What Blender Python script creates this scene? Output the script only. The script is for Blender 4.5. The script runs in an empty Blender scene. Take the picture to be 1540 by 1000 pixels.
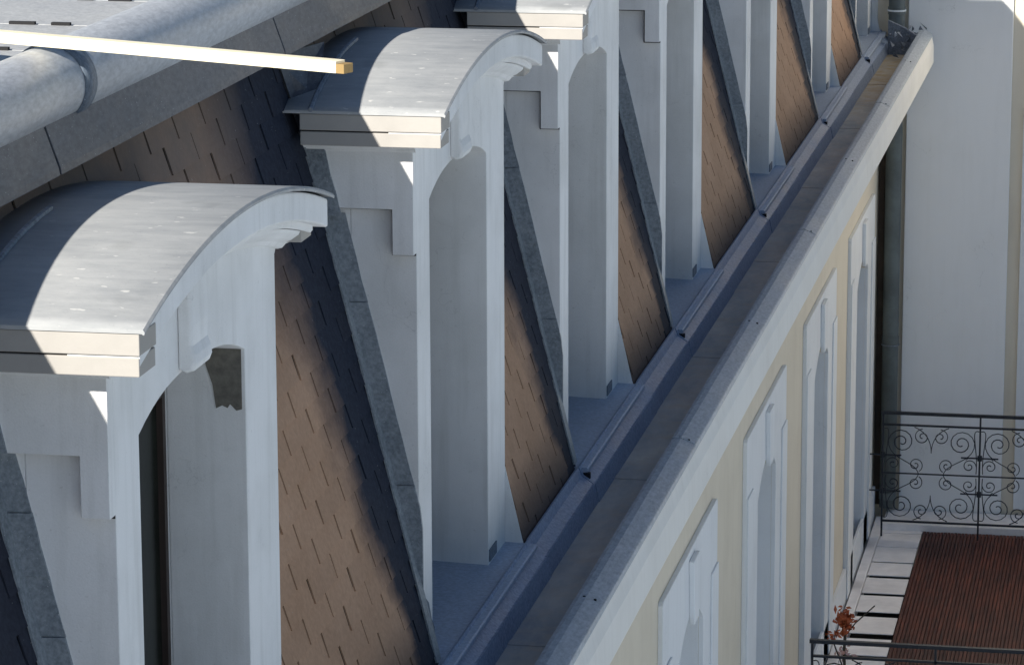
import bpy, bmesh, math, random
from mathutils import Vector, Matrix
random.seed(7)
scn = bpy.context.scene
C = scn.collection

# ---------------------------------------------------------------- camera
cam = bpy.data.cameras.new("camera")
camo = bpy.data.objects.new("camera", cam)
C.objects.link(camo)
scn.camera = camo
FPX = 5300.0
cam.sensor_fit = 'HORIZONTAL'
cam.sensor_width = 36.0
cam.lens = FPX / 1540.0 * 36.0
cam.clip_start = 0.1
cam.clip_end = 2000.0
RT = Vector((0.982469, 0.186397, -0.003302)); UP = Vector((-0.035829, 0.206172, 0.97786)); FW = Vector((-0.182951, 0.960598, -0.209236))
m = Matrix((RT, UP, -FW)).transposed().to_4x4()
m.translation = Vector((2.8, 0.0, 4.1))
camo.matrix_world = m
scn.render.resolution_x, scn.render.resolution_y = 1024, 664

# ---------------------------------------------------------------- light
SUN_TO = Vector((-0.298, -1.0, 0.53)).normalized()
ELEV = math.asin(SUN_TO.z)
AZ = math.atan2(SUN_TO.x, SUN_TO.y)
w = bpy.data.worlds.new("World"); scn.world = w; w.use_nodes = True
nt = w.node_tree; nt.nodes.clear()
sky = nt.nodes.new('ShaderNodeTexSky'); sky.sky_type = 'NISHITA'; sky.sun_disc = False
sky.sun_elevation = ELEV; sky.sun_rotation = AZ; sky.altitude = 200; sky.air_density = 1.0
sky.dust_density = 0.5; sky.ozone_density = 3.0
bg = nt.nodes.new('ShaderNodeBackground'); bg.inputs['Strength'].default_value = 0.049
out = nt.nodes.new('ShaderNodeOutputWorld')
nt.links.new(sky.outputs[0], bg.inputs[0]); nt.links.new(bg.outputs[0], out.inputs[0])
sl = bpy.data.lights.new("sun", 'SUN'); sl.energy = 4.8; sl.angle = math.radians(0.5); sl.color = (1.0, 0.945, 0.85)
so = bpy.data.objects.new("sun", sl); C.objects.link(so)
so.rotation_euler = SUN_TO.to_track_quat('Z', 'Y').to_euler(); so.location = (0, -20, 30)
scn.view_settings.view_transform = 'Standard'; scn.view_settings.look = 'None'
scn.view_settings.gamma = 1.0; scn.view_settings.use_curve_mapping = False
scn.view_settings.exposure = 0.87

# ---------------------------------------------------------------- materials
class NB:
    def __init__(s, name):
        s.m = bpy.data.materials.new(name); s.m.use_nodes = True
        s.t = s.m.node_tree; s.t.nodes.clear()
        s.o = s.n('ShaderNodeOutputMaterial'); s.p = s.n('ShaderNodeBsdfPrincipled')
        s.l(s.p.outputs[0], s.o.inputs[0])
    def n(s, k, **kw):
        x = s.t.nodes.new(k)
        for a, b in kw.items(): setattr(x, a, b)
        return x
    def l(s, a, b): s.t.links.new(a, b)
    def pos(s):
        return s.n('ShaderNodeNewGeometry').outputs['Position']
    def mapped(s, scale):
        mp = s.n('ShaderNodeMapping'); mp.inputs['Scale'].default_value = scale
        s.l(s.pos(), mp.inputs['Vector']); return mp.outputs[0]
    def noise(s, scale, detail=4, rough=.55, vscale=(1, 1, 1)):
        x = s.n('ShaderNodeTexNoise'); x.inputs['Scale'].default_value = scale
        x.inputs['Detail'].default_value = detail; x.inputs['Roughness'].default_value = rough
        s.l(s.mapped(vscale), x.inputs['Vector']); return x.outputs[0]
    def ramp(s, f, pts):
        r = s.n('ShaderNodeValToRGB'); e = r.color_ramp.elements
        while len(e) < len(pts): e.new(.5)
        for i, (p, c) in enumerate(pts):
            e[i].position = p; e[i].color = (c[0], c[1], c[2], 1)
        s.l(f, r.inputs[0]); return r.outputs[0]
    def mix(s, f, a, b, mode='MIX'):
        x = s.n('ShaderNodeMix', data_type='RGBA', blend_type=mode)
        for v, i in ((f, 0), (a, 6), (b, 7)):
            if hasattr(v, 'links'): s.l(v, x.inputs[i])
            else: x.inputs[i].default_value = v if i == 0 else (v[0], v[1], v[2], 1)
        return x.outputs[2]
    def math(s, op, a, b=None, clamp=False):
        x = s.n('ShaderNodeMath', operation=op); x.use_clamp = clamp
        for v, i in ((a, 0), (b, 1)):
            if v is None: continue
            if hasattr(v, 'links'): s.l(v, x.inputs[i])
            else: x.inputs[i].default_value = v
        return x.outputs[0]
    def bump(s, h, strength=.3, dist=.01):
        b = s.n('ShaderNodeBump'); b.inputs['Strength'].default_value = strength
        b.inputs['Distance'].default_value = dist
        s.l(h, b.inputs['Height']); s.l(b.outputs[0], s.p.inputs['Normal'])
    def fin(s, col, rough=.7, metal=0, spec=None):
        if hasattr(col, 'links'): s.l(col, s.p.inputs['Base Color'])
        else: s.p.inputs['Base Color'].default_value = (*col, 1)
        if hasattr(rough, 'links'): s.l(rough, s.p.inputs['Roughness'])
        else: s.p.inputs['Roughness'].default_value = rough
        s.p.inputs['Metallic'].default_value = metal
        if spec is not None: s.p.inputs['Specular IOR Level'].default_value = spec
        return s.m

def render_paint(name, base, dirt, amt=.35, grain=180, streak=True):
    b = NB(name)
    big = b.noise(1.7, 5, .6)
    st = b.noise(5, 4, .6, (3.0, 3.0, .25))
    f = b.math('MULTIPLY', b.ramp(big, [(.42, (0, 0, 0)), (.75, (1, 1, 1))]), amt)
    c = b.mix(f, base, dirt)
    if streak:
        g = b.math('MULTIPLY', b.ramp(st, [(.5, (0, 0, 0)), (.8, (1, 1, 1))]), amt * .8)
        c = b.mix(g, c, dirt)
    vor = b.n('ShaderNodeTexVoronoi', feature='DISTANCE_TO_EDGE'); vor.inputs['Scale'].default_value = 1.3
    wv = b.n('ShaderNodeVectorMath', operation='ADD'); nz = b.n('ShaderNodeTexNoise'); nz.inputs['Scale'].default_value = 3.5; nz.inputs['Detail'].default_value = 6
    b.l(b.pos(), nz.inputs['Vector']); b.l(b.pos(), wv.inputs[0]); b.l(nz.outputs['Color'], wv.inputs[1]); b.l(wv.outputs[0], vor.inputs['Vector'])
    crack = b.math('MULTIPLY', b.ramp(vor.outputs['Distance'], [(.0, (1, 1, 1)), (.004, (0, 0, 0))]), b.ramp(big, [(.5, (0, 0, 0)), (.6, (.5, .5, .5))]))
    c = b.mix(crack, c, tuple(x * .5 for x in base))
    spk = b.noise(55, 3, .6)
    c = b.mix(b.math('MULTIPLY', b.ramp(spk, [(.66, (0, 0, 0)), (.74, (1, 1, 1))]), amt * .8), c, dirt)
    fine = b.noise(grain, 3, .6)
    c = b.mix(.12, c, b.ramp(fine, [(.3, tuple(x * .6 for x in base)), (.7, base)]))
    b.bump(fine, .25, .004)
    return b.fin(c, .85)

M = {}
M['white'] = render_paint('white_render', (.83, .83, .83), (.50, .50, .48), .55)
M['cream'] = render_paint('cream_render', (.73, .66, .54), (.50, .43, .33), .3)
M['cornice'] = render_paint('cornice_paint', (.80, .78, .74), (.58, .55, .50), .35)
M['wing'] = render_paint('wing_render', (.86, .86, .86), (.72, .72, .70), .3)
M['surround'] = render_paint('surround_paint', (.80, .82, .84), (.58, .59, .60), .4)

def zinc(name, c1, c2, metal, r0, r1, vs=(1, 1, 1), sc=3.0, spots=True, spec=.2):
    b = NB(name)
    n1 = b.noise(sc, 6, .65, vs)
    c = b.ramp(n1, [(.3, c1), (.72, c2)])
    fn = b.noise(60, 4, .7, (vs[0], vs[1], vs[2]))
    c = b.mix(.35, c, b.ramp(fn, [(.35, tuple(x * .55 for x in c1)), (.65, tuple(min(1, x * 1.3) for x in c2))]))
    if spots:
        sp = b.noise(140, 2, .5)
        c = b.mix(b.ramp(sp, [(.70, (0, 0, 0)), (.76, (.7, .7, .7))]), c, (.62, .64, .66))
    rr = b.n('ShaderNodeMapRange'); b.l(n1, rr.inputs[0])
    rr.inputs[1].default_value = .3; rr.inputs[2].default_value = .7
    rr.inputs[3].default_value = r0; rr.inputs[4].default_value = r1
    b.bump(b.noise(14, 3, .5, vs), .35, .006)
    return b.fin(c, rr.outputs[0], metal, spec)
def barrel_mat():
    b = NB('barrel_zinc')
    big = b.noise(2.3, 6, .65); mid = b.noise(9, 5, .7, (.6, 1, 1)); st = b.noise(26, 4, .65, (.12, 1, 1)); fine = b.noise(110, 3, .6)
    c = b.ramp(big, [(.3, (.33, .345, .36)), (.7, (.45, .46, .465))])
    c = b.mix(.4, c, b.ramp(mid, [(.35, (.27, .285, .30)), (.65, (.50, .505, .50))]))
    c = b.mix(.3, c, b.ramp(st, [(.35, (.24, .255, .27)), (.68, (.44, .445, .45))]))
    blot = b.noise(3.1, 3, .5)
    c = b.mix(b.math('MULTIPLY', b.ramp(blot, [(.62, (0, 0, 0)), (.68, (1, 1, 1))]), .35), c, (.23, .24, .24))
    sp = b.noise(38, 2, .5, (.5, 1, 1))
    c = b.mix(b.ramp(sp, [(.70, (0, 0, 0)), (.73, (.75, .75, .75))]), c, (.62, .62, .60))
    c = b.mix(b.ramp(fine, [(.27, (.6, .6, .6)), (.33, (0, 0, 0))]), c, (.17, .18, .19))
    b.bump(mid, .35, .006)
    return b.fin(c, .6, 0, .10)
M['barrel'] = barrel_mat()
M['zinc'] = zinc('weathered_zinc', (.075, .10, .14), (.19, .23, .28), .05, .5, .65)
M['soaker'] = zinc('upstand_zinc', (.15, .18, .21), (.32, .35, .38), 0, .5, .65, (1, 1, 1), 5)
M['roll'] = zinc('roll_zinc', (.41, .43, .465), (.46, .48, .51), .0, .40, .5, (1, .35, 1), 3, False)
M['apron'] = zinc('apron_zinc', (.085, .09, .11), (.15, .155, .17), .2, .45, .6, (1, .4, 1), 4)
M['base'] = zinc('base_flashing_zinc', (.21, .26, .37), (.34, .41, .52), 0, .5, .65)
M['rim'] = zinc('rim_zinc', (.28, .33, .39), (.44, .48, .52), 0, .45, .6, (1, .4, 1), 4)
M['sill'] = zinc('sill_zinc', (.34, .40, .50), (.42, .48, .58), 0, .5, .65, (1, 1, 1), 3, False)
M['flatroof'] = zinc('flat_roof_zinc', (.38, .39, .41), (.45, .46, .46), 0, .5, .6, (1, 1, 1), 2, False)
M['trim'] = None

def gutter_mat():
    b = NB('gutter_floor_zinc')
    n = b.noise(1.6, 6, .65, (2.5, .8, 1)); n2 = b.noise(9, 5, .7)
    c = b.ramp(n, [(.3, (.28, .30, .33)), (.5, (.44, .43, .42)), (.7, (.60, .56, .50))])
    c = b.mix(b.ramp(n2, [(.45, (0, 0, 0)), (.7, (.7, .7, .7))]), c, (.48, .41, .34))
    sp = b.noise(90, 2, .5)
    c = b.mix(b.ramp(sp, [(.73, (0, 0, 0)), (.78, (.6, .6, .6))]), c, (.5, .5, .5))
    # rusty silt towards the far outlet
    sep = b.n('ShaderNodeSeparateXYZ'); b.l(b.pos(), sep.inputs[0])
    r = b.n('ShaderNodeMapRange'); b.l(sep.outputs[1], r.inputs[0])
    r.inputs[1].default_value = 27.5; r.inputs[2].default_value = 30.5; r.inputs[4].default_value = .8
    c = b.mix(b.math('MULTIPLY', r.outputs[0], b.ramp(n2, [(.3, (.4, .4, .4)), (.6, (1, 1, 1))])), c, (.34, .25, .13))
    b.bump(n2, .4, .01)
    return b.fin(c, .75, 0, .08)
M['gutter'] = gutter_mat()

DORM = [8.87, 12.73, 15.86, 19.05, 22.91, 26.98, 30.62]
DW = 1.80

def slate_mat():
    b = NB('slate')
    sep = b.n('ShaderNodeSeparateXYZ'); b.l(b.pos(), sep.inputs[0])
    Y, Zz = sep.outputs[1], sep.outputs[2]
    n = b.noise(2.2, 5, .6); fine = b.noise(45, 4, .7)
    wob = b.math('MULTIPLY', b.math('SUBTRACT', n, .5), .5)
    # shade on the near side of each dormer, put into the slate colour
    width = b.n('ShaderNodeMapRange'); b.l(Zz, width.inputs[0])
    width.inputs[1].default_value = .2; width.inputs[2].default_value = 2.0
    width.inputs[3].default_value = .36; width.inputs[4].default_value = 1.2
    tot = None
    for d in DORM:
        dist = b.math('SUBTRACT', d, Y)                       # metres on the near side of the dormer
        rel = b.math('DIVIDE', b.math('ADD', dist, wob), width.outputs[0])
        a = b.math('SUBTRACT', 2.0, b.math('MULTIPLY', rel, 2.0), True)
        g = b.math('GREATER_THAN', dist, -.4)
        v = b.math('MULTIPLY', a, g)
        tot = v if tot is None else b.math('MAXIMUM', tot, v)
    zt = b.n('ShaderNodeMapRange'); b.l(Zz, zt.inputs[0])      # darker and bluer towards the base flashing
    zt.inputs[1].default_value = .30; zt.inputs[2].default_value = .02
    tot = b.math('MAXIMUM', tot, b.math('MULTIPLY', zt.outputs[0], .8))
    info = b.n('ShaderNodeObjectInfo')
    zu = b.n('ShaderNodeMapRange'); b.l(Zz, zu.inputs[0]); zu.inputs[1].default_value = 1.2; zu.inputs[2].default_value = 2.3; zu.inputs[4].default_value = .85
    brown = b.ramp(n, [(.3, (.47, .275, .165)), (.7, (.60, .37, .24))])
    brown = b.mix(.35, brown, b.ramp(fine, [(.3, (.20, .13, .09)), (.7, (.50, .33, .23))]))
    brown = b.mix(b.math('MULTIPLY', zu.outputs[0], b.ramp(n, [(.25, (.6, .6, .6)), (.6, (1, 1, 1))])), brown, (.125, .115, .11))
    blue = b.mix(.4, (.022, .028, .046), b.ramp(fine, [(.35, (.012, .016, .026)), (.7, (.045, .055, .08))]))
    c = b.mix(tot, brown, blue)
    sp = b.noise(120, 1, .5)
    c = b.mix(b.ramp(sp, [(.78, (0, 0, 0)), (.80, (.6, .6, .6))]), c, (.5, .5, .5))
    c = b.mix(b.math('MULTIPLY', b.math('SUBTRACT', info.outputs['Random'], .4), .15, True), c, (.10, .08, .07))
    b.bump(fine, .3, .003)
    return b.fin(c, .85, 0, .12)
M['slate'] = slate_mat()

def plain(name, col, rough=.7, metal=0, var=.25, sc=8, spec=None):
    b = NB(name); n = b.noise(sc, 5, .65)
    c = b.ramp(n, [(.3, tuple(x * (1 - var) for x in col)), (.7, tuple(min(1, x * (1 + var)) for x in col))])
    b.bump(b.noise(sc * 8, 3, .6), .2, .003)
    return b.fin(c, rough, metal, spec)
M['trim'] = plain('cornice_trim_zinc', (.36, .345, .325), .6, 0, .07, 5, .1)
M['dark'] = plain('dark_underlay', (.012, .012, .014), .9)
M['iron'] = plain('wrought_iron', (.020, .024, .034), .5, .3)
M['pipe'] = plain('pipe_paint', (.11, .13, .13), .55, .1, .35, 3)
M['pipeshade'] = plain('corner_shade_brown', (.060, .045, .035), .8, 0, .4, 3)  # brown for the painted shade in the wing corner
M['woodframe'] = plain('window_wood', (.035, .022, .018), .5)
M['glass'] = plain('window_glass', (.010, .013, .010), .22, 0, .6, 5, .15)
M['greyglass'] = plain('shutter_grey', (.30, .33, .36), .5, 0, .12, 3)
M['plank'] = plain('painted_batten', (.86, .78, .58), .6, 0, .06, 12)
M['plankend'] = plain('batten_end_grain', (.30, .20, .08), .8)
M['patch'] = plain('bare_mortar', (.15, .14, .12), .95, 0, .3, 30)
M['stone'] = plain('terrace_slab', (.88, .84, .83), .8, 0, .12, 4)
M['ground'] = plain('bounce_paving', (.52, .58, .64), .9, 0, .15, .3)
M['bark'] = plain('twig_bark', (.06, .05, .035), .8)
M['orange'] = plain('orange_leaf', (.48, .12, .04), .6, 0, .35, 40)
M['pink'] = plain('pink_blossom', (.62, .38, .33), .6, 0, .2, 60)
M['pot'] = plain('brown_glazed_pot', (.10, .05, .04), .5)
M['lead'] = zinc('lead', (.10, .12, .15), (.30, .33, .38), .3, .4, .6, (1, 1, 1), 9)
def deck_mat():
    b = NB('deck_wood'); n = b.noise(30, 4, .7, (1, .05, 1)); n2 = b.noise(1.2, 4, .6)
    c = b.ramp(n, [(.3, (.035, .012, .009)), (.7, (.19, .055, .032))])
    c = b.mix(b.ramp(n2, [(.4, (0, 0, 0)), (.7, (.6, .6, .6))]), c, (.024, .016, .017))
    b.bump(n, .3, .003)
    return b.fin(c, .6, 0, .3)
M['deck'] = deck_mat()

# ---------------------------------------------------------------- mesh helpers
def link(name, me, mat=None, parent=None):
    o = bpy.data.objects.new(name, me); C.objects.link(o)
    if mat is not None: me.materials.append(M[mat])
    if parent is not None: o.parent = parent
    return o
class MB:
    def __init__(s): s.b = bmesh.new()
    def poly(s, pts):
        vs = [s.b.verts.new(p) for p in pts]; return s.b.faces.new(vs)
    def box(s, x0, x1, y0, y1, z0, z1):
        return s.prism([(x0, z0), (x1, z0), (x1, z1), (x0, z1)], 'Y', y0, y1)
    def prism(s, prof, axis, a, b):
        """profile extruded along axis. Y: prof=(x,z); X: prof=(y,z); Z: prof=(x,y)"""
        def P(p, t):
            return {'Y': (p[0], t, p[1]), 'X': (t, p[0], p[1]), 'Z': (p[0], p[1], t)}[axis]
        v0 = [s.b.verts.new(P(p, a)) for p in prof]; v1 = [s.b.verts.new(P(p, b)) for p in prof]
        n = len(prof)
        fs = [s.b.faces.new([v0[i], v0[(i + 1) % n], v1[(i + 1) % n], v1[i]]) for i in range(n)]
        s.b.faces.new(v0[::-1]); s.b.faces.new(v1); return s
    def loft(s, rings, closed=True, cap=True):
        R = [[s.b.verts.new(p) for p in r] for r in rings]; n = len(R[0])
        for i in range(len(R) - 1):
            for j in range(n if closed else n - 1):
                k = (j + 1) % n
                s.b.faces.new([R[i][j], R[i][k], R[i + 1][k], R[i + 1][j]])
        if cap and closed:
            s.b.faces.new(R[0][::-1]); s.b.faces.new(R[-1])
        return s
    def tube(s, pts, r, n=6, r1=None):
        pts = [Vector(p) for p in pts]; rings = []
        nrm = None
        for i, p in enumerate(pts):
            t = (pts[min(i + 1, len(pts) - 1)] - pts[max(i - 1, 0)]).normalized()
            if nrm is None: nrm = t.orthogonal().normalized()
            nrm = (nrm - t * nrm.dot(t)).normalized(); bn = t.cross(nrm)
            rr = r if r1 is None else r + (r1 - r) * i / (len(pts) - 1)
            rings.append([p + (nrm * math.cos(a) + bn * math.sin(a)) * rr for a in [2 * math.pi * k / n for k in range(n)]])
        return s.loft(rings)
    def done(s, name, mat, parent=None, smooth=False, bevel=0, seg=2):
        bmesh.ops.recalc_face_normals(s.b, faces=s.b.faces)
        big = [f for f in s.b.faces if len(f.verts) > 4]
        if big: bmesh.ops.triangulate(s.b, faces=big) if not bevel else None
        me = bpy.data.meshes.new(name); s.b.to_mesh(me); s.b.free()
        o = link(name, me, mat, parent)
        if smooth:
            for p in me.polygons: p.use_smooth = True
        if bevel:
            mod = o.modifiers.new('bevel', 'BEVEL'); mod.width = bevel; mod.segments = seg
            mod.limit_method = 'ANGLE'; mod.angle_limit = math.radians(35)
        return o
def empty(name, loc=(0, 0, 0), parent=None):
    o = bpy.data.objects.new(name, None); C.objects.link(o); o.location = loc
    o.empty_display_size = .1
    if parent is not None: o.parent = parent
    return o
def tag(o, label=None, cat=None, group=None, kind=None):
    if cat and not kind: kind = 'thing'
    for k, v in (('label', label), ('category', cat), ('group', group), ('kind', kind)):
        if v: o[k] = v
    return o
def copy_tree(o, parent=None):
    c = o.copy(); C.objects.link(c); c.parent = parent
    for ch in o.children: copy_tree(ch, c)
    return c

# ---------------------------------------------------------------- ground
g = MB(); g.poly([(-400, -300, -8.4), (600, -300, -8.4), (600, 900, -8.4), (-400, 900, -8.4)])  # unseen ground, kept pale and high to bounce sun onto the walls
tag(g.done('ground', 'ground'), 'unseen pale paved ground that bounces sun onto the walls', None, None, 'structure')

def mx(z): return .155 - .246 * z          # plane of the flashings on the steep mansard roof
def tx(z): return mx(z) - .08                # plane of the slates, lower than the flashings

# ---------------------------------------------------------------- main building
Y0, YE = 3.0, 32.45
bld = tag(empty('apartment_building', (0, 0, 0)), 'cream fronted apartment building with slate mansard roof and white cornice', 'building')
# facade wall with window openings: built as piers, spandrels and lintels round the openings
WINC = [12.2, 15.9, 19.58, 23.37, 27.04, 30.62]
FX = .10
OW = .53                                    # half opening
def arch_w(t): return -1.98 + .19 * (1 - (t / OW) ** 2)
prev = Y0
fw_ = MB()
for c in WINC:
    fw_.box(-.6, FX, prev, c - OW, -8.3, -.25)
    # head of the opening (segmental arch)
    prof = [(c - OW, -.25), (c - OW, arch_w(-OW))] + [(c + OW * k / 8, arch_w(OW * k / 8)) for k in range(-7, 8)] + [(c + OW, arch_w(OW)), (c + OW, -.25)]
    fw_.prism(prof, 'X', -.6, FX)
    fw_.box(-.6, FX, c - OW, c + OW, -8.3, -5.2)
    prev = c + OW
fw_.box(-.6, FX, prev, YE - .03, -8.3, -.25)
fw_.done('facade_wall', 'cream', bld)
bp = MB(); bp.box(FX, FX + .03, 22.6, YE - .1, -4.75, -4.3); bp.done('base_course', 'surround', bld, bevel=.006)

# window surrounds as parts
def facade_window(c):
    wd = empty('window', (0, c, 0), bld)
    s = MB()
    t = .030
    # outer casing with an arched notch
    Wt = 1.15
    prof = [(-Wt, -4.6), (-Wt, -1.42), (-Wt + .02, -1.40), (Wt - .02, -1.40), (Wt, -1.42), (Wt, -4.6), (OW, -4.6), (OW, arch_w(OW))]
    prof += [(OW * k / 8, arch_w(OW * k / 8)) for k in range(7, -8, -1)] + [(-OW, arch_w(-OW)), (-OW, -4.6)]
    s.prism(prof, 'X', FX, FX + t)
    s.done('surround', 'surround', wd, bevel=.004)
    for sg in (-1, 1):                      # raised outer bands
        s = MB(); a, b_ = sorted((sg * (Wt - .01), sg * (Wt - .30)))
        s.box(FX + t, FX + t + .012, a, b_, -4.59, -1.80)
        s.done('pilaster_strip', 'surround', wd, bevel=.004)
    s = MB(); s.box(-.06, FX - .001, -OW, -OW + .012, -5.15, arch_w(OW) + .01); s.box(-.06, FX - .001, OW - .012, OW, -5.15, arch_w(OW) + .01)
    s.done('reveal', 'surround', wd)
    s = MB(); s.prism([(-.13, -1.45), (.13, -1.45), (.09, -1.84), (-.09, -1.84)], 'X', FX + t, FX + t + .032)
    s.done('keystone', 'surround', wd, bevel=.006)
    s = MB()
    s.box(-.10, -.06, -OW, -OW + .07, -5.15, -1.80); s.box(-.10, -.06, OW - .07, OW, -5.15, -1.80)
    s.box(-.10, -.06, -.04, .04, -5.15, -1.79)
    s.box(-.10, -.06, -OW + .07, OW - .07, -2.3, -2.23)
    s.done('window_frame', 'surround', wd)
    s = MB(); s.box(-.095, -.085, -OW, OW, -5.15, -1.78); s.done('pane', 'greyglass', wd)
    return wd
for c in WINC[1:]: facade_window(c)

# crown cornice, profile (x,z) run along the eaves
cp = [(.4715, .030), (.572, .030), (.584, .022), (.592, -.03), (.603, -.08), (.607, -.235), (.597, -.258), (.53, -.262), (.52, -.275), (.50, -.28), (.50, -.29),
      (.42, -.33), (.34, -.40), (.29, -.49), (.27, -.55), (.20, -.56), (.19, -.62), (FX + .001, -.63), (FX + .001, -.24), (-.2, -.24), (-.2, -.175), (.4715, -.175)]
s = MB()
ys = [Y0 + i * (32.15 - Y0) / 24 for i in range(25)]
s.loft([[(x, y, z) for x, z in cp] for y in ys])
s.done('cornice', 'cornice', bld)

# mansard backing, upper apron, ridge roll, flat roof
mr = empty('mansard_roof', (0, 0, 0), bld)
ub = [Y0] + [v for d in DORM for v in (d + .06, d + DW + .001)] + [YE - .02]
for a, b_ in zip(ub[0::2], ub[1::2]):
    if b_ - a < .05: continue
    s = MB(); s.prism([(tx(-.2) - .018, -.2), (tx(2.1) - .018, 2.1), (-1.2, 2.1), (-1.2, -.2)], 'Y', a, b_)
    s.done('roof_underlay', 'dark', mr)
s = MB(); s.prism([(tx(2.1) - .018, 2.1), (tx(2.6) - .018, 2.6), (-1.2, 2.6), (-1.2, 2.1)], 'Y', Y0, YE - .02)
s.done('roof_underlay', 'dark', mr)
# slates
course, bond = .0967, .33
L = course * 1.0298
T = .0068
up_ = Vector((-.246, 0, 1)).normalized(); nrm_ = Vector((1, 0, .246)).normalized(); al_ = Vector((0, 1, 0))
places = []
for r in range(26):
    z = -.055 + r * course
    k0 = int((Y0 + 2 - 11.75) / bond) - 1
    k = k0
    while True:
        y = 11.75 + bond * k + (0 if r % 2 else bond / 2) + bond / 2; k += 1
        if y > YE - .1: break
        if y < 6.0: continue
        parts = [(y - bond / 2, y + bond / 2)]
        if z < 1.98:
            for d in DORM:
                new = []
                for p, q in parts:
                    lo, hi = d + .045, d + DW + .012
                    if q <= lo or p >= hi: new.append((p, q)); continue
                    if p < lo: new.append((p, lo))
                    if q > hi: new.append((hi, q))
                parts = new
        parts = [(p, q) for p, q in parts if q - p > .02]
        if not parts: continue
        if z + course > 2.47: continue
        if y < DORM[0] - .1 and z < .8: continue
        for p, q in parts:
            ym = (p + q) / 2; wd_ = round(q - p - .016, 4)
            jit = random.uniform(-.0015, .0015)
            mm = Matrix((al_, up_, nrm_)).transposed().to_4x4()
            mm.translation = Vector((tx(z) - .004 + jit, ym + random.uniform(-.002, .002), z))
            mm = mm @ Matrix.Rotation(random.gauss(0, .004), 4, 'Z') @ Matrix.Rotation(random.gauss(0, .006), 4, 'X')
            vis = all(not (d - .02 < ym < d + DW + .0 and z < 2.25) for d in DORM) and (ym > 10.6 or (ym < 8.6 and z > .9))
            places.append((0 if vis else 1, ym, mm, wd_))
MES = {}
def slate_mesh(wd_):
    if wd_ in MES: return MES[wd_]
    me = bpy.data.meshes.new('slate'); Wd = wd_
    bm = bmesh.new()
    vs = [bm.verts.new(p) for p in [(-Wd / 2, 0, .004), (Wd / 2, 0, .004), (Wd / 2, L * 1.15, -.002), (-Wd / 2, L * 1.15, -.002),
                                    (-Wd / 2, 0, .004 + T), (Wd / 2, 0, .004 + T), (Wd / 2, L * 1.15, -.002 + T * .6), (-Wd / 2, L * 1.15, -.002 + T * .6)]]
    for f in ((3, 2, 1, 0), (4, 5, 6, 7), (0, 1, 5, 4), (1, 2, 6, 5), (2, 3, 7, 6), (3, 0, 4, 7)): bm.faces.new([vs[i] for i in f])
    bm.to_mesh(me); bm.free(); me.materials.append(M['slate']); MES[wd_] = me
    return me
places.sort(key=lambda p: (p[0], p[1]))
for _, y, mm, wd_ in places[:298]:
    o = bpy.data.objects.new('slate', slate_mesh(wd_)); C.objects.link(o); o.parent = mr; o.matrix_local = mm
bm = bmesh.new()
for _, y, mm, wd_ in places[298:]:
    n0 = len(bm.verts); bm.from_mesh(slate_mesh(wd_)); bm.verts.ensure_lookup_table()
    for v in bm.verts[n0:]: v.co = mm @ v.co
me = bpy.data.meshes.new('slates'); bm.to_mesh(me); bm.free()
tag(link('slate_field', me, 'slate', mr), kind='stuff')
# base flashing of the bays and apron under the sills
cuts = [Y0]
for d in DORM: cuts += [d - .02, d + DW + .03]
cuts.append(YE - .3)
seg = []
for a, b_ in zip(cuts[:-1], cuts[1:]):
    n = max(1, round((b_ - a) / 1.9)); seg += [(a + (b_ - a) * i / n, a + (b_ - a) * (i + 1) / n) for i in range(n)]
for i, (a, b_) in enumerate(seg):
    s = MB(); e = .004 * (i % 2)
    s.prism([(.088 + e, .012), (.098 + e, .014), (.116 + e, -.028), (.168 + e, -.062), (.177 + e, -.060), (.197 + e, -.153), (.190 + e, -.155), (.08, -.15)], 'Y', a + .002, b_ - .002)
    s.done('base_flashing', 'base', mr)
# upper apron sheets
y = 7.2; edges = [7.2, 9.79, 12.45, 15.0, 17.6, 20.2, 22.8, 25.4, 28.0, 30.5, YE - .05]
for a, b_ in zip(edges[:-1], edges[1:]):
    s = MB()
    z0, z1 = 2.392, 2.552
    s.prism([(mx(z0) - .07, z0), (mx(z0) + .006, z0), (mx(z0) + .022, z0 - .003), (mx(z0) + .018, z0 + .02), (mx(z1) + .008, z1), (mx(z1) - .02, z1 + .03), (mx(z1) - .05, z1 + .03)], 'Y', a + .011, b_ - .004)
    s.done('upper_apron', 'apron', mr, bevel=.002)
# ridge roll
rc = (-.545, 2.612); rr = .118
redges = [7.0, 10.10, 13.1, 16.1, 19.1, 22.1, 25.1, 28.1, YE - .03]
for i, (a, b_) in enumerate(zip(redges[:-1], redges[1:])):
    def ring(y, r):
        return [(rc[0] + r * math.cos(t), y, rc[1] + r * math.sin(t)) for t in [math.radians(-75 + 260 * k / 26) for k in range(27)]]
    s = MB(); s.loft([ring(a, rr), ring(b_ - .002, rr)], closed=False); s.done('ridge_roll', 'roll', mr, smooth=True)
    s = MB(); s.loft([ring(a - .004, rr + .001), ring(a, rr + .007), ring(a + .10, rr + .007), ring(a + .105, rr + .001)], closed=False)
    s.done('roll_sleeve', 'zinc', mr, smooth=True)
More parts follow.
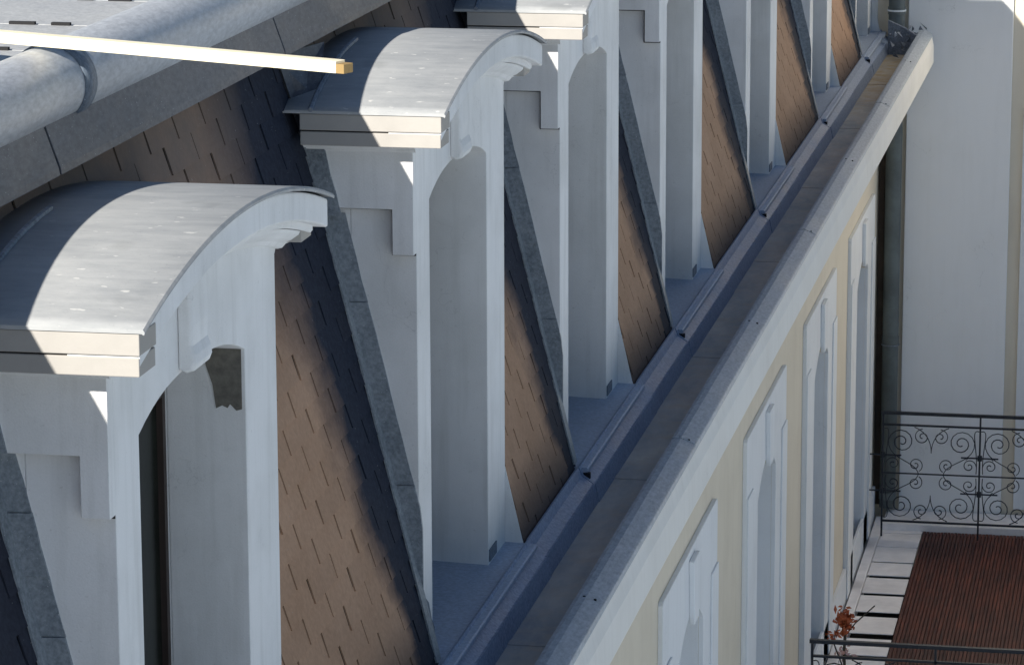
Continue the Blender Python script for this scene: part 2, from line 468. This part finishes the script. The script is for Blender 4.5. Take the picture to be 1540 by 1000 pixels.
# flat roof sheets behind the roll
fr = [6.5, 8.6, 10.50, 11.13, 11.82, 12.9, 14.6, 16.6, 18.6, 20.6, 22.6, 24.6, 26.6, 28.6, 30.6, YE]
for a, b_ in zip(fr[:-1], fr[1:]):
    s = MB(); s.prism([(-.69, 2.62), (-.69, 2.658), (-7, 2.70), (-7, 2.62)], 'Y', a + .004, b_ - .006)
    s.done('roof_sheet', 'flatroof', mr, bevel=.003)
    s = MB()
    x = -.80
    while x > -3.2:
        s.box(x - random.uniform(.05, .09), x, b_ - .016, b_ + .003, 2.652, 2.668 + (-x - .7) * .0066); x -= random.uniform(.12, .17)
    tag(s.done('joint_clip', 'dark', mr), kind='stuff')

# ---------------------------------------------------------------- gutter
gt = tag(empty('roof_gutter'), 'long weathered zinc gutter along the eaves behind the white cornice', 'gutter')
s = MB(); s.prism([(.19, -.165), (.19, -.149), (.47, -.149), (.47, -.165)], 'Y', Y0, 31.95); s.done('gutter_floor', 'gutter', gt)
jy = [Y0, 5.2, 8.0, 10.8, 13.55, 16.3, 19.05, 21.9, 24.7, 27.5, 30.0, 32.12]
for i, (a, b_) in enumerate(zip(jy[:-1], jy[1:])):
    s = MB(); e = .0025 * (i % 2)
    s.prism([(.470, -.16), (.464, -.02), (.466, .040 + e), (.476, .058 + e), (.492, .062 + e), (.520, .061 + e), (.536, .055 + e), (.580, .036 + e), (.590, .030 + e), (.594, .018), (.592, .002), (.5865, .002),
             (.5865, .024), (.574, .0315), (.48, .0315), (.478, -.16)], 'Y', a + .003, b_ - .002)
    s.done('gutter_rim', 'rim', gt, bevel=.0015)
    if i > 0:
        s = MB(); s.box(.185, .47, a - .02, a + .05, -.1485, -.1455); s.done('floor_joint', 'gutter', gt)
        for xx in (.51, .555):
            s = MB(); s.tube([(xx, a + .02, .04), (xx, a + .02, .064 if xx < .53 else .053)], .006, 8); s.done('rivet', 'dark', gt)
# lead dressing and debris at the far end
s = MB()
for i in range(26):
    x, yy, z = random.uniform(.2, .5), random.uniform(31.5, 32.3), random.uniform(-.14, .10)
    a = random.uniform(.02, .06)
    q = [Vector((random.uniform(-1, 1), random.uniform(-1, 1), random.uniform(-1, 1))) * a for _ in range(4)]
    for f in ((0, 1, 2), (0, 1, 3), (1, 2, 3), (0, 2, 3)): s.poly([Vector((x, yy, z)) + q[k] for k in f])
s.prism([(.2, -.15), (.47, -.15), (.47, .02), (.36, .09), (.2, .16)], 'Y', 31.96, 32.02)
tag(s.done('lead_dressing', 'lead', gt), kind='stuff')

# ---------------------------------------------------------------- dormer
# local: y from 0 (near face) to DW, x = 0 front plane, z = 0 sill
OA, OB = .285, 1.42
def hood_z(y):                               # top line of the curved hood
    c, h, R = .90, 1.06, 3.85
    return 2.155 + (math.sqrt(R * R - (y - c) ** 2) - math.sqrt(R * R - h * h))
def arch_d(y):
    c = (OA + OB) / 2; h = (OB - OA) / 2
    t = min(1, abs((y - c) / h)); return 1.775 + .085 * (1 - t ** 2.6)
def make_dormer(first=False):
    D = empty('dormer_window', (0, 0, 0))
    st = .055
    # front wall: one outline with the doorway-like notch
    out_ = [(st, -.12), (st, 2.02)]
    N = 14
    for i in range(N + 1):
        y = st + i / N * (DW - st); out_.append((y, hood_z(y) - .10))
    out_ += [(DW, -.12), (OB, -.12), (OB, arch_d(OB))]
    n = 16
    out_ += [(OB + (OA - OB) * i / n, arch_d(OB + (OA - OB) * i / n)) for i in range(1, n)]
    out_ += [(OA, arch_d(OA)), (OA, -.12)]
    s = MB(); s.prism(out_, 'X', -.255, 0); s.done('front_wall', 'white', D, bevel=.003)
    # cheeks
    s = MB(); s.box(-.9, -.2555, st, OA, -.12, 2.02); s.done('near_cheek', 'white', D)
    s = MB(); s.box(-.9, -.2555, OB, DW, -.12, 2.02); s.done('far_cheek', 'white', D)
    s = MB(); s.prism([(-.9, 1.782), (-.082, 1.782), (-.082, 1.608), (0, 1.608), (0, 2.06), (-.9, 2.06)], 'Y', 0, st - .0005); s.done('cheek_panel', 'white', D, bevel=.002)
    s = MB(); s.box(-.9, -.094, st - .006, st - .0008, 1.772, 1.7815); s.box(-.094, -.0825, st - .006, st - .0008, 1.598, 1.7815); s.box(-.0825, -.002, st - .006, st - .0008, 1.598, 1.6075); s.done('shadow_joint', 'dark', D)
    # door/casement behind
    s = MB(); s.box(-.30, -.26, OA, OA + .07, -.05, 1.9); s.box(-.30, -.26, OB - .03, OB, -.05, 1.9); s.box(-.30, -.26, .80, .90, -.05, 1.9)
    s.box(-.30, -.26, OA + .07, OB - .03, -.05, .12); s.box(-.30, -.26, OA + .07, OB - .03, 1.62, 1.69); s.done('window_frame', 'woodframe', D)
    s = MB(); s.box(-.292, -.28, OA, OB, -.05, 1.9); s.done('pane', 'glass', D)
    # lintel soffit behind the front wall
    s = MB(); s.prism([(OA, 1.90)] + [(OA + (OB - OA) * i / 10, arch_d(OA + (OB - OA) * i / 10) + .004) for i in range(11)] + [(OB, 1.90)], 'X', -.60, -.2555)
    s.done('arch_soffit', 'white', D)
    # hood
    N = 28
    def sweep(prof, y0, y1): return [[(x, y0 + (y1 - y0) * i / N, hood_z(y0 + (y1 - y0) * i / N) + dz) for x, dz in prof] for i in range(N + 1)]
    s = MB(); s.loft(sweep([(-.06, .0), (.138, .0), (.140, -.006), (.140, -.088), (.134, -.092), (-.06, -.092)], -.146, 1.944)); s.done('hood_fascia', 'white', D, bevel=.002)
    s = MB(); s.loft(sweep([(-.05, -.0925), (.105, -.0925), (.105, -.108), (.098, -.116), (-.05, -.118)], -.02, 1.885)); s.done('hood_moulding', 'white', D)
    s = MB(); s.loft(sweep([(-.05, -.1185), (.086, -.1185), (.080, -.130), (.055, -.148), (.030, -.158), (.018, -.172), (.004, -.176), (-.05, -.176)], .0, 1.83)); s.done('hood_moulding', 'white', D)
    # side cornices (zinc covered)
    for nm, sg, yb in (('near', -1, 0), ('far', 1, DW)):
        k_ = 1 if sg < 0 else .86; xe = 0 if sg < 0 else .05
        s = MB(); a, b_ = sorted((yb + sg * .156 * k_, yb))
        s.box(-.395 if sg < 0 else -.8, .1425 - xe, a, b_, 2.100, 2.161); s.done('cornice_band', 'trim', D, bevel=.003)
        a, b_ = sorted((yb + sg * .150 * k_, yb))
        s = MB(); s.box(-.395 if sg < 0 else -.8, .139 - xe, a, b_, 2.042, 2.094); s.done('cornice_band', 'trim', D, bevel=.003)
        s = MB(); a, b_ = sorted((yb + sg * .143, yb)); s.box(-.39 if sg < 0 else -.8, .13 - xe, a, b_, 2.0935, 2.1005); s.done('shadow_joint', 'dark', D)
        s = MB(); pr_ = [(yb, 2.0), (yb + sg * .010, 2.005), (yb + sg * .028, 2.03), (yb + sg * .03, 2.0418), (yb, 2.0418)]
        s.prism(pr_, 'X', -.80, .012 if sg < 0 else -.002); s.done('bed_moulding', 'white', D)
    # barrel roof sheet
    s = MB(); N = 40; ya, yb = -.162, 1.962
    s.loft([[(-.85, y, hood_z(y) + .008), (.150, y, hood_z(y) + .008), (.158, y, hood_z(y) + .004), (.160, y, hood_z(y) + .012), (.155, y, hood_z(y) + .019), (-.85, y, hood_z(y) + .019)]
            for y in [ya + (yb - ya) * i / N for i in range(N + 1)]])
    o = s.done('barrel_roof', 'barrel', D, smooth=False)
    for p in o.data.polygons:
        p.use_smooth = abs(p.normal.x) < .3 and abs(p.normal.y) < .8
    # keystone
    s = MB()
    kp = [(.0, 2.14), (.040, 2.14), (.044, 2.0), (.040, 1.94), (.050, 1.915), (.054, 1.89), (.045, 1.868), (.02, 1.86), (0, 1.87)]
    rings = []
    for y, sc in ((.69, .0), (.70, 1), (.86, 1.0), (.87, .0)):
        rings.append([(x * (1 if sc else .8) + .0005, y, z + (.0 if sc else .006)) for x, z in kp])
    s.loft(rings); s.done('keystone', 'white', D, bevel=.004)
    # sill
    s = MB(); s.prism([(-.30, -.14), (-.30, .016), (.134, .0), (.141, -.005), (.141, -.022), (.130, -.022), (.12, -.14)], 'Y', OA - .27, DW + .005)
    s.done('sill', 'sill', D, bevel=.002)
    s = MB(); s.box(.112, .151, .006, .030, -.078, -.023); s.done('sill_gap_shade', 'dark', D)  # dark box standing in for the shaded gap under the sill end
    # lapped zinc upstands along the foot of the near cheek; narrow soaker on the far side
    zs = [0.02, .35, .70, 1.055, 1.41, 1.75, 2.06] if not first else [.9, 1.07, 1.25, 1.42, 1.60, 1.78, 2.06]
    for i, (a, b_) in enumerate(zip(zs[:-1], zs[1:])):
        s = MB()
        th = .006 + .005 * (i % 2)
        t_ = [(tx(a) - .012, a + .004), (min(mx(a), .014), a + .004)]
        n_ = 4
        for j in range(n_ + 1):
            z_ = a + .004 + (b_ - a) * j / n_; t_.append((min(mx(z_) + random.uniform(-.002, .002), .014), z_))
        t_ = t_[:1] + t_[2:] + [(tx(b_) - .012, b_)]
        y_ = st if b_ < 1.80 else 0
        s.prism(t_, 'Y', y_ - th, y_ + .004)
        o = s.done('soaker', 'soaker', D)
    s = MB(); s.prism([(tx(.02) + .004, .02), (tx(.02) + .012, .02), (tx(2.06) + .012, 2.06), (tx(2.06) + .004, 2.06)], 'Y', -.015, st)
    s.done('soaker_foot', 'soaker', D)
    s = MB(); s.prism([(tx(.4) - .01, .4), (tx(.4) + .016, .4), (tx(2.06) + .016, 2.06), (tx(2.06) - .01, 2.06)], 'Y', DW - .01, DW + .02)
    s.done('soaker', 'zinc', D)
    # rendered pier foot dressed with zinc
    s = MB(); s.prism([(st - .012, -.12), (st - .012, .27), (st + .05, .25), (st + .13, .20), (OA - .05, .12), (OA + .004, .07), (OA + .004, -.12)], 'X', .0005, .007); s.done('foot_flashing', 'zinc', D)
    # wedge of masonry where the far pier meets the slope
    s = MB(); s.prism([(-.1, .34), (-.001, .34), (tx(.02) + .004, .02), (tx(-.02) + .006, -.02), (-.1, -.02)], 'Y', DW - .001, DW + .006); s.done('pier_wedge', 'white', D)
    s = MB(); s.box(.0005, .006, 1.43, 1.58, .018, .07); s.done('vent_grille', 'zinc', D)
    # triangular gusset where the barrel meets the slope
    s = MB(); gl = [(tx(2.04) + .02, -.03, 2.04), (tx(2.2) + .016, -.06, 2.20), (tx(2.37) + .014, -.10, 2.37)]
    gr = [(mx(2.12) + .03, -.13, 2.12), (mx(2.22) + .03, .02, 2.21), (mx(2.37) + .02, .30, 2.37)]
    s.loft([[l, r_, (r_[0] - .03, r_[1] + .02, r_[2] - .008), (l[0] - .02, l[1] + .02, l[2] - .008)] for l, r_ in zip(gl, gr)])
    s.done('gusset', 'apron', D)
    s = MB()
    bead = []
    for i in range(12):
        y = -.165 + .9 * i / 11; z = hood_z(y) + .022
        bead.append((mx(z) + .03, y, z + .002))
    s.tube(bead, .010, 6); s.done('sealant_bead', 'lead', D)
    return D

groupD = 'arched white dormer windows along the mansard roof'
labels = ['nearest arched dormer, cut by the left edge, grey mortar patch in its opening',
          'second dormer from the camera, sunlit curved roof beside the end of the pale batten',
          'third dormer from the camera, its sunlit roof cut off by the top edge',
          'fourth dormer, between the third and fifth, only jambs and cheek in view',
          'fifth dormer from the camera, two dormers before the last one',
          'sixth dormer, the last but one before the far pale wing',
          'farthest dormer, smallest of all, next to the dark downpipe']
d1 = make_dormer(True)
# bare mortar patch on the far jamb and a latch: only the nearest dormer has them
s = MB()
pts = [(-.012, 1.78), (-.012, 1.585), (-.03, 1.580), (-.05, 1.60), (-.058, 1.587), (-.075, 1.595), (-.095, 1.585), (-.105, 1.66), (-.125, 1.72), (-.135, 1.79), (-.11, 1.80)]
s.prism(pts, 'Y', OB - .0035, OB + .001); o = s.done('mortar_patch', 'patch', d1)
d1.location = (0, DORM[0], 0); tag(d1, labels[0], 'dormer', groupD)
d2 = make_dormer(False); d2.location = (0, DORM[1], 0); tag(d2, labels[1], 'dormer', groupD)
for k in range(2, 7):
    c = copy_tree(d2); c.location = (random.uniform(-.006, .006), DORM[k], random.uniform(-.006, .006)); c.rotation_euler = (random.uniform(-.002, .002), 0, random.uniform(-.003, .003)); tag(c, labels[k], 'dormer', groupD)

# ---------------------------------------------------------------- batten over the roof
bt = tag(empty('wooden_batten', (0, 0, 0)), 'long pale painted batten lying across the ridge, its near side in bright sun', 'batten')
A = Vector((-1.9, 10.55, 2.742)); B = Vector((.478, 9.56, 2.742))
dr = (B - A).normalized(); sd = Vector((-dr.y, dr.x, 0)) ; 
if sd.y < 0: sd = -sd
def bar(p, q, w_, h_, name, mat):
    s = MB(); s.loft([[p, p + sd * w_, p + sd * w_ + Vector((0, 0, h_)), p + Vector((0, 0, h_))], [q, q + sd * w_, q + sd * w_ + Vector((0, 0, h_)), q + Vector((0, 0, h_))]])
    return s.done(name, mat, bt, bevel=.0015)
bar(A, B, .045, .034, 'batten', 'plank')
bar(B + dr * .0005, B + dr * .028 , .045, .027, 'end_block', 'plankend')

# ---------------------------------------------------------------- far wing
wg = tag(empty('pale_wing_building'), 'pale rendered wing at the far end with a broad smooth pilaster and white framed window', 'building')
WY = 32.5
s = MB(); s.box(.9, 1.0, WY, WY + .1, -8.3, -15.3); s.b.clear()
WO0, WO1 = 1.56, 2.62                       # window opening in x
s.box(-4, WO0, WY, WY + .4, -8.3, 4.5); s.box(WO1, 7, WY, WY + .4, -8.3, 4.5)
s.box(WO0, WO1, WY, WY + .4, -.85, 4.5); s.box(WO0, WO1, WY, WY + .4, -8.3, -4.55)
s.done('wing_wall', 'cream', wg)
s = MB(); s.box(.345, 1.305, WY - .05, WY, -8.3, 4.3); s.done('pilaster', 'wing', wg, bevel=.008)
s = MB(); s.box(-4, .06, WY - .03, WY, -8.3, 4.3); s.done('side_strip', 'wing', wg)
s = MB(); s.box(.105, .165, WY - .06, WY, -4.5, -.2); s.done('corner_shade_strip', 'pipeshade', wg)  # dark strip painting the shadowed gap between facade and downpipe
s = MB(); s.box(1.42, WO0, WY - .035, WY, -4.5, -.70); s.box(WO1, WO1 + .14, WY - .035, WY, -4.5, -.70); s.box(WO0, WO1, WY - .035, WY, -.85, -.70)
s.done('window_surround', 'surround', wg, bevel=.004)
fr_ = empty('window', (0, 0, 0), wg)
s = MB()
for a, b_ in ((WO0, WO0 + .08), (2.05, 2.13), (WO1 - .08, WO1)): s.box(a, b_, WY + .08, WY + .13, -4.55, -.85)
for a, b_ in ((-4.55, -4.3), (-3.2, -3.12), (-1.5, -1.43), (-.93, -.85)): s.box(WO0 + .08, 2.05, WY + .085, WY + .125, a, b_); s.box(2.13, WO1 - .08, WY + .085, WY + .125, a, b_)
s.done('window_frame', 'surround', fr_)
s = MB(); s.box(WO0, WO1, WY + .10, WY + .11, -4.55, -.85); s.done('pane', 'greyglass', fr_)
s = MB(); s.prism([(WY, 4.5), (WY, 3.9), (WY - .15, 4.0), (WY - .5, 4.25), (WY - .6, 4.5)], 'X', -4, 7); s.done('eaves_cornice', 'cornice', wg)

# downpipe
dp = tag(empty('downpipe', (.245, 32.36, 0)), 'thick dark grey downpipe in the corner between cream facade and pale wing', 'pipe')
s = MB(); s.tube([(0, 0, -4.5), (0, 0, -2.95), (0, 0, 4.2)], .075, 20); s.done('pipe', 'pipe', dp, smooth=True)
for z in (-2.92, .17, -4.42):
    s = MB(); s.tube([(0, 0, z), (0, 0, z + .07)], .081, 20); s.done('socket', 'pipe', dp, smooth=False)
s = MB(); s.tube([(0, 0, .20), (0, 0, .215)], .087, 20); s.done('clamp', 'surround', dp)
s = MB(); s.tube([(0, 0, -2.935), (0, 0, -2.925)], .085, 20); s.done('clamp', 'lead', dp)

# ---------------------------------------------------------------- terrace
tz = -4.6
tr = tag(empty('terrace'), 'roof terrace with dark brown decking beside a row of pale slabs', 'terrace')
s = MB(); s.box(.11, 6, 21.0, WY - .002, tz - .9, tz - .5); s.done('terrace_base', 'dark', tr)
s = MB(); s.box(.150, .235, 21.0, 32.3, tz - .1, tz + .02); s.done('edge_kerb', 'stone', tr, bevel=.004)
ys_ = [32.40, 32.12, 31.78, 31.30, 30.76, 30.27, 29.71, 29.06, 28.42, 27.8, 27.2, 26.6, 26.0, 25.4, 24.8, 24.2, 23.6, 23.0]
for i in range(len(ys_) - 1):
    b_, a = ys_[i], ys_[i + 1]
    gap = .02 if i < 3 else (.05 if i < 4 else (.08 if i < 6 else .15))
    s = MB(); s.box(.24, .615, a + gap, b_, tz - .010, tz + random.uniform(-.003, .003)); s.done('slab', 'stone', tr, bevel=.005)
s = MB(); x = .625; k = 0
while x < 3.0:
    wv = .032
    s.box(x, x + wv - .006, 22.5, 31.88, tz - .02, tz + .004 + random.uniform(-.002, .002)); x += wv; k += 1
tag(s.done('deck_board', 'deck', tr), kind='stuff')
s = MB(); s.box(.62, 3.0, 22.5, 31.88, tz - .05, tz - .021); s.done('deck_bearer', 'dark', tr)
s = MB(); s.box(.24, 3.2, 31.9, 32.42, tz - .05, tz + .06); s.done('far_kerb', 'stone', tr, bevel=.004)

# ---------------------------------------------------------------- wrought iron railings
def spiral(c, r, a0, turns, sgn=1, n=26, rend=.15):
    pts = []
    for i in range(n + 1):
        t = i / n; a = a0 + sgn * turns * 2 * math.pi * t; q = r * (1 - (1 - rend) * t)
        pts.append((c[0] + q * math.cos(a), c[1] + q * math.sin(a)))
    return pts
def bez(p0, p1, p2, p3, n=14):
    o = []
    for i in range(n + 1):
        t = i / n; u = 1 - t
        o.append(tuple(u ** 3 * a + 3 * u * u * t * b + 3 * u * t * t * c + t ** 3 * d for a, b, c, d in zip(p0, p1, p2, p3)))
    return o
def railing(x0, y, zt, npan, pw, name, label):
    R = tag(empty(name, (x0, y, zt)), label, 'railing', 'wrought iron balcony railings')
    Wt = npan * pw
    def bar_(nm, x0_, x1_, z0, z1, t=.012):
        s = MB(); s.box(x0_, x1_, -t, t, z0, z1); s.done(nm, 'iron', R)
    bar_('top_rail', -.02, Wt, -.022, .004, .02); bar_('rail', 0, Wt, -.128, -.112); bar_('bottom_rail', 0, Wt, -1.04, -1.024)
    for k in range(npan + 1):
        bar_('post', k * pw - .008, k * pw + .008, -1.18, -.022)
    H = .45; zm = -.576                       # half height, mid line
    for k in range(npan):
        for sg in (1, -1):
            for fl in (0, 1):
                s = MB()
                curves = []
                w2 = pw / 2
                curves.append(spiral((.17, .30), .125, math.radians(200), 1.9, -1))
                curves.append(bez((.055, .26), (.09, .12), (.30, .12), (.33, .0)))
                curves.append(spiral((.30, .085), .07, math.radians(-60), 1.5, 1))
                curves.append(bez((.01, .42), (.10, .45), (.01, .25), (.03, .02)))
                curves.append(spiral((.095, .09), .065, math.radians(180), 1.4, -1))
                curves.append(spiral((.36, .35), .075, math.radians(90), 1.5, 1))
                curves.append(bez((.285, .44), (.40, .40), (w2, .30), (w2, .20)))
                curves.append([(0, .17), (.10, .17), (.125, .15)])
                for cv in curves:
                    pts = []
                    for (a, b_) in cv:
                        xx = k * pw + (a if not fl else pw - a); pts.append((xx, 0, zm + sg * b_))
                    s.tube(pts, .0052, 4)
                s.done('scroll', 'iron', R)
        bar_('middle_rail', k * pw + .0, k * pw + pw, zm - .006, zm + .006, .006)
    for k in range(npan + 1):
        s = MB()
        for sg in (1, -1):
            s.tube([(k * pw - .17, 0, zm + sg * .17), (k * pw + .17, 0, zm + sg * .17)], .008, 5)
            c = Vector((k * pw, 0, zm + sg * .17)); 
            s.tube([c + Vector((0, 0, -.024)), c + Vector((0, 0, -.012)), c + Vector((0, 0, .012)), c + Vector((0, 0, .024))], .022, 8)
        s.done('boss', 'iron', R)
    return R
railing(.26, 31.55, -3.385, 3, .885, 'balcony_railing', 'black scrolled iron railing at the far end of the terrace, against the pale wing wall')
railing(.36, 24.35, -3.385, 3, .885, 'balcony_railing', 'black iron railing at the bottom right corner, in front of the orange plant')

# ---------------------------------------------------------------- potted plant
pl = tag(empty('potted_plant', (.53, 25.0, tz)), 'tall potted plant with orange red leaves behind the nearer iron railing', 'plant')
s = MB(); s.loft([[(r * math.cos(a), r * math.sin(a), z) for a in [2 * math.pi * k / 14 for k in range(14)]] for r, z in ((.09, 0), (.13, .25), (.14, .27), (.12, .27), (.11, .22))]); s.done('pot', 'pot', pl, smooth=True)
s = MB(); s.tube([(0, 0, .2), (.01, .02, .6), (0, 0, .95), (.01, 0, 1.15)], .012, 6)
s.tube([(.0, 0, 1.05), (.08, 0, 1.16), (.22, .0, 1.30)], .005, 5); s.tube([(0, 0, .8), (-.06, 0, .95), (-.10, 0, 1.06)], .006, 5); s.done('stem', 'bark', pl)
def leaves(name, mat, c, rad, n, size):
    s = MB()
    for i in range(n):
        d = Vector((random.gauss(0, 1), random.gauss(0, 1), random.gauss(0, 1)))
        p = Vector(c) + Vector((d.x * rad[0], d.y * rad[0], d.z * rad[1])) * .5
        u = Vector((random.gauss(0, 1), random.gauss(0, 1), random.gauss(0, 1))).normalized(); v = u.orthogonal().normalized()
        a = size * random.uniform(.6, 1.3)
        s.poly([p - u * a, p - v * a * .45, p + u * a, p + v * a * .45])
    return s.done(name, mat, pl)
leaves('foliage', 'orange', (.0, 0, 1.17), (.055, .085), 170, .03)
leaves('foliage', 'orange', (-.08, 0, 1.06), (.05, .03), 30, .02)
leaves('blossom', 'pink', (.0, 0, .93), (.09, .05), 26, .025)
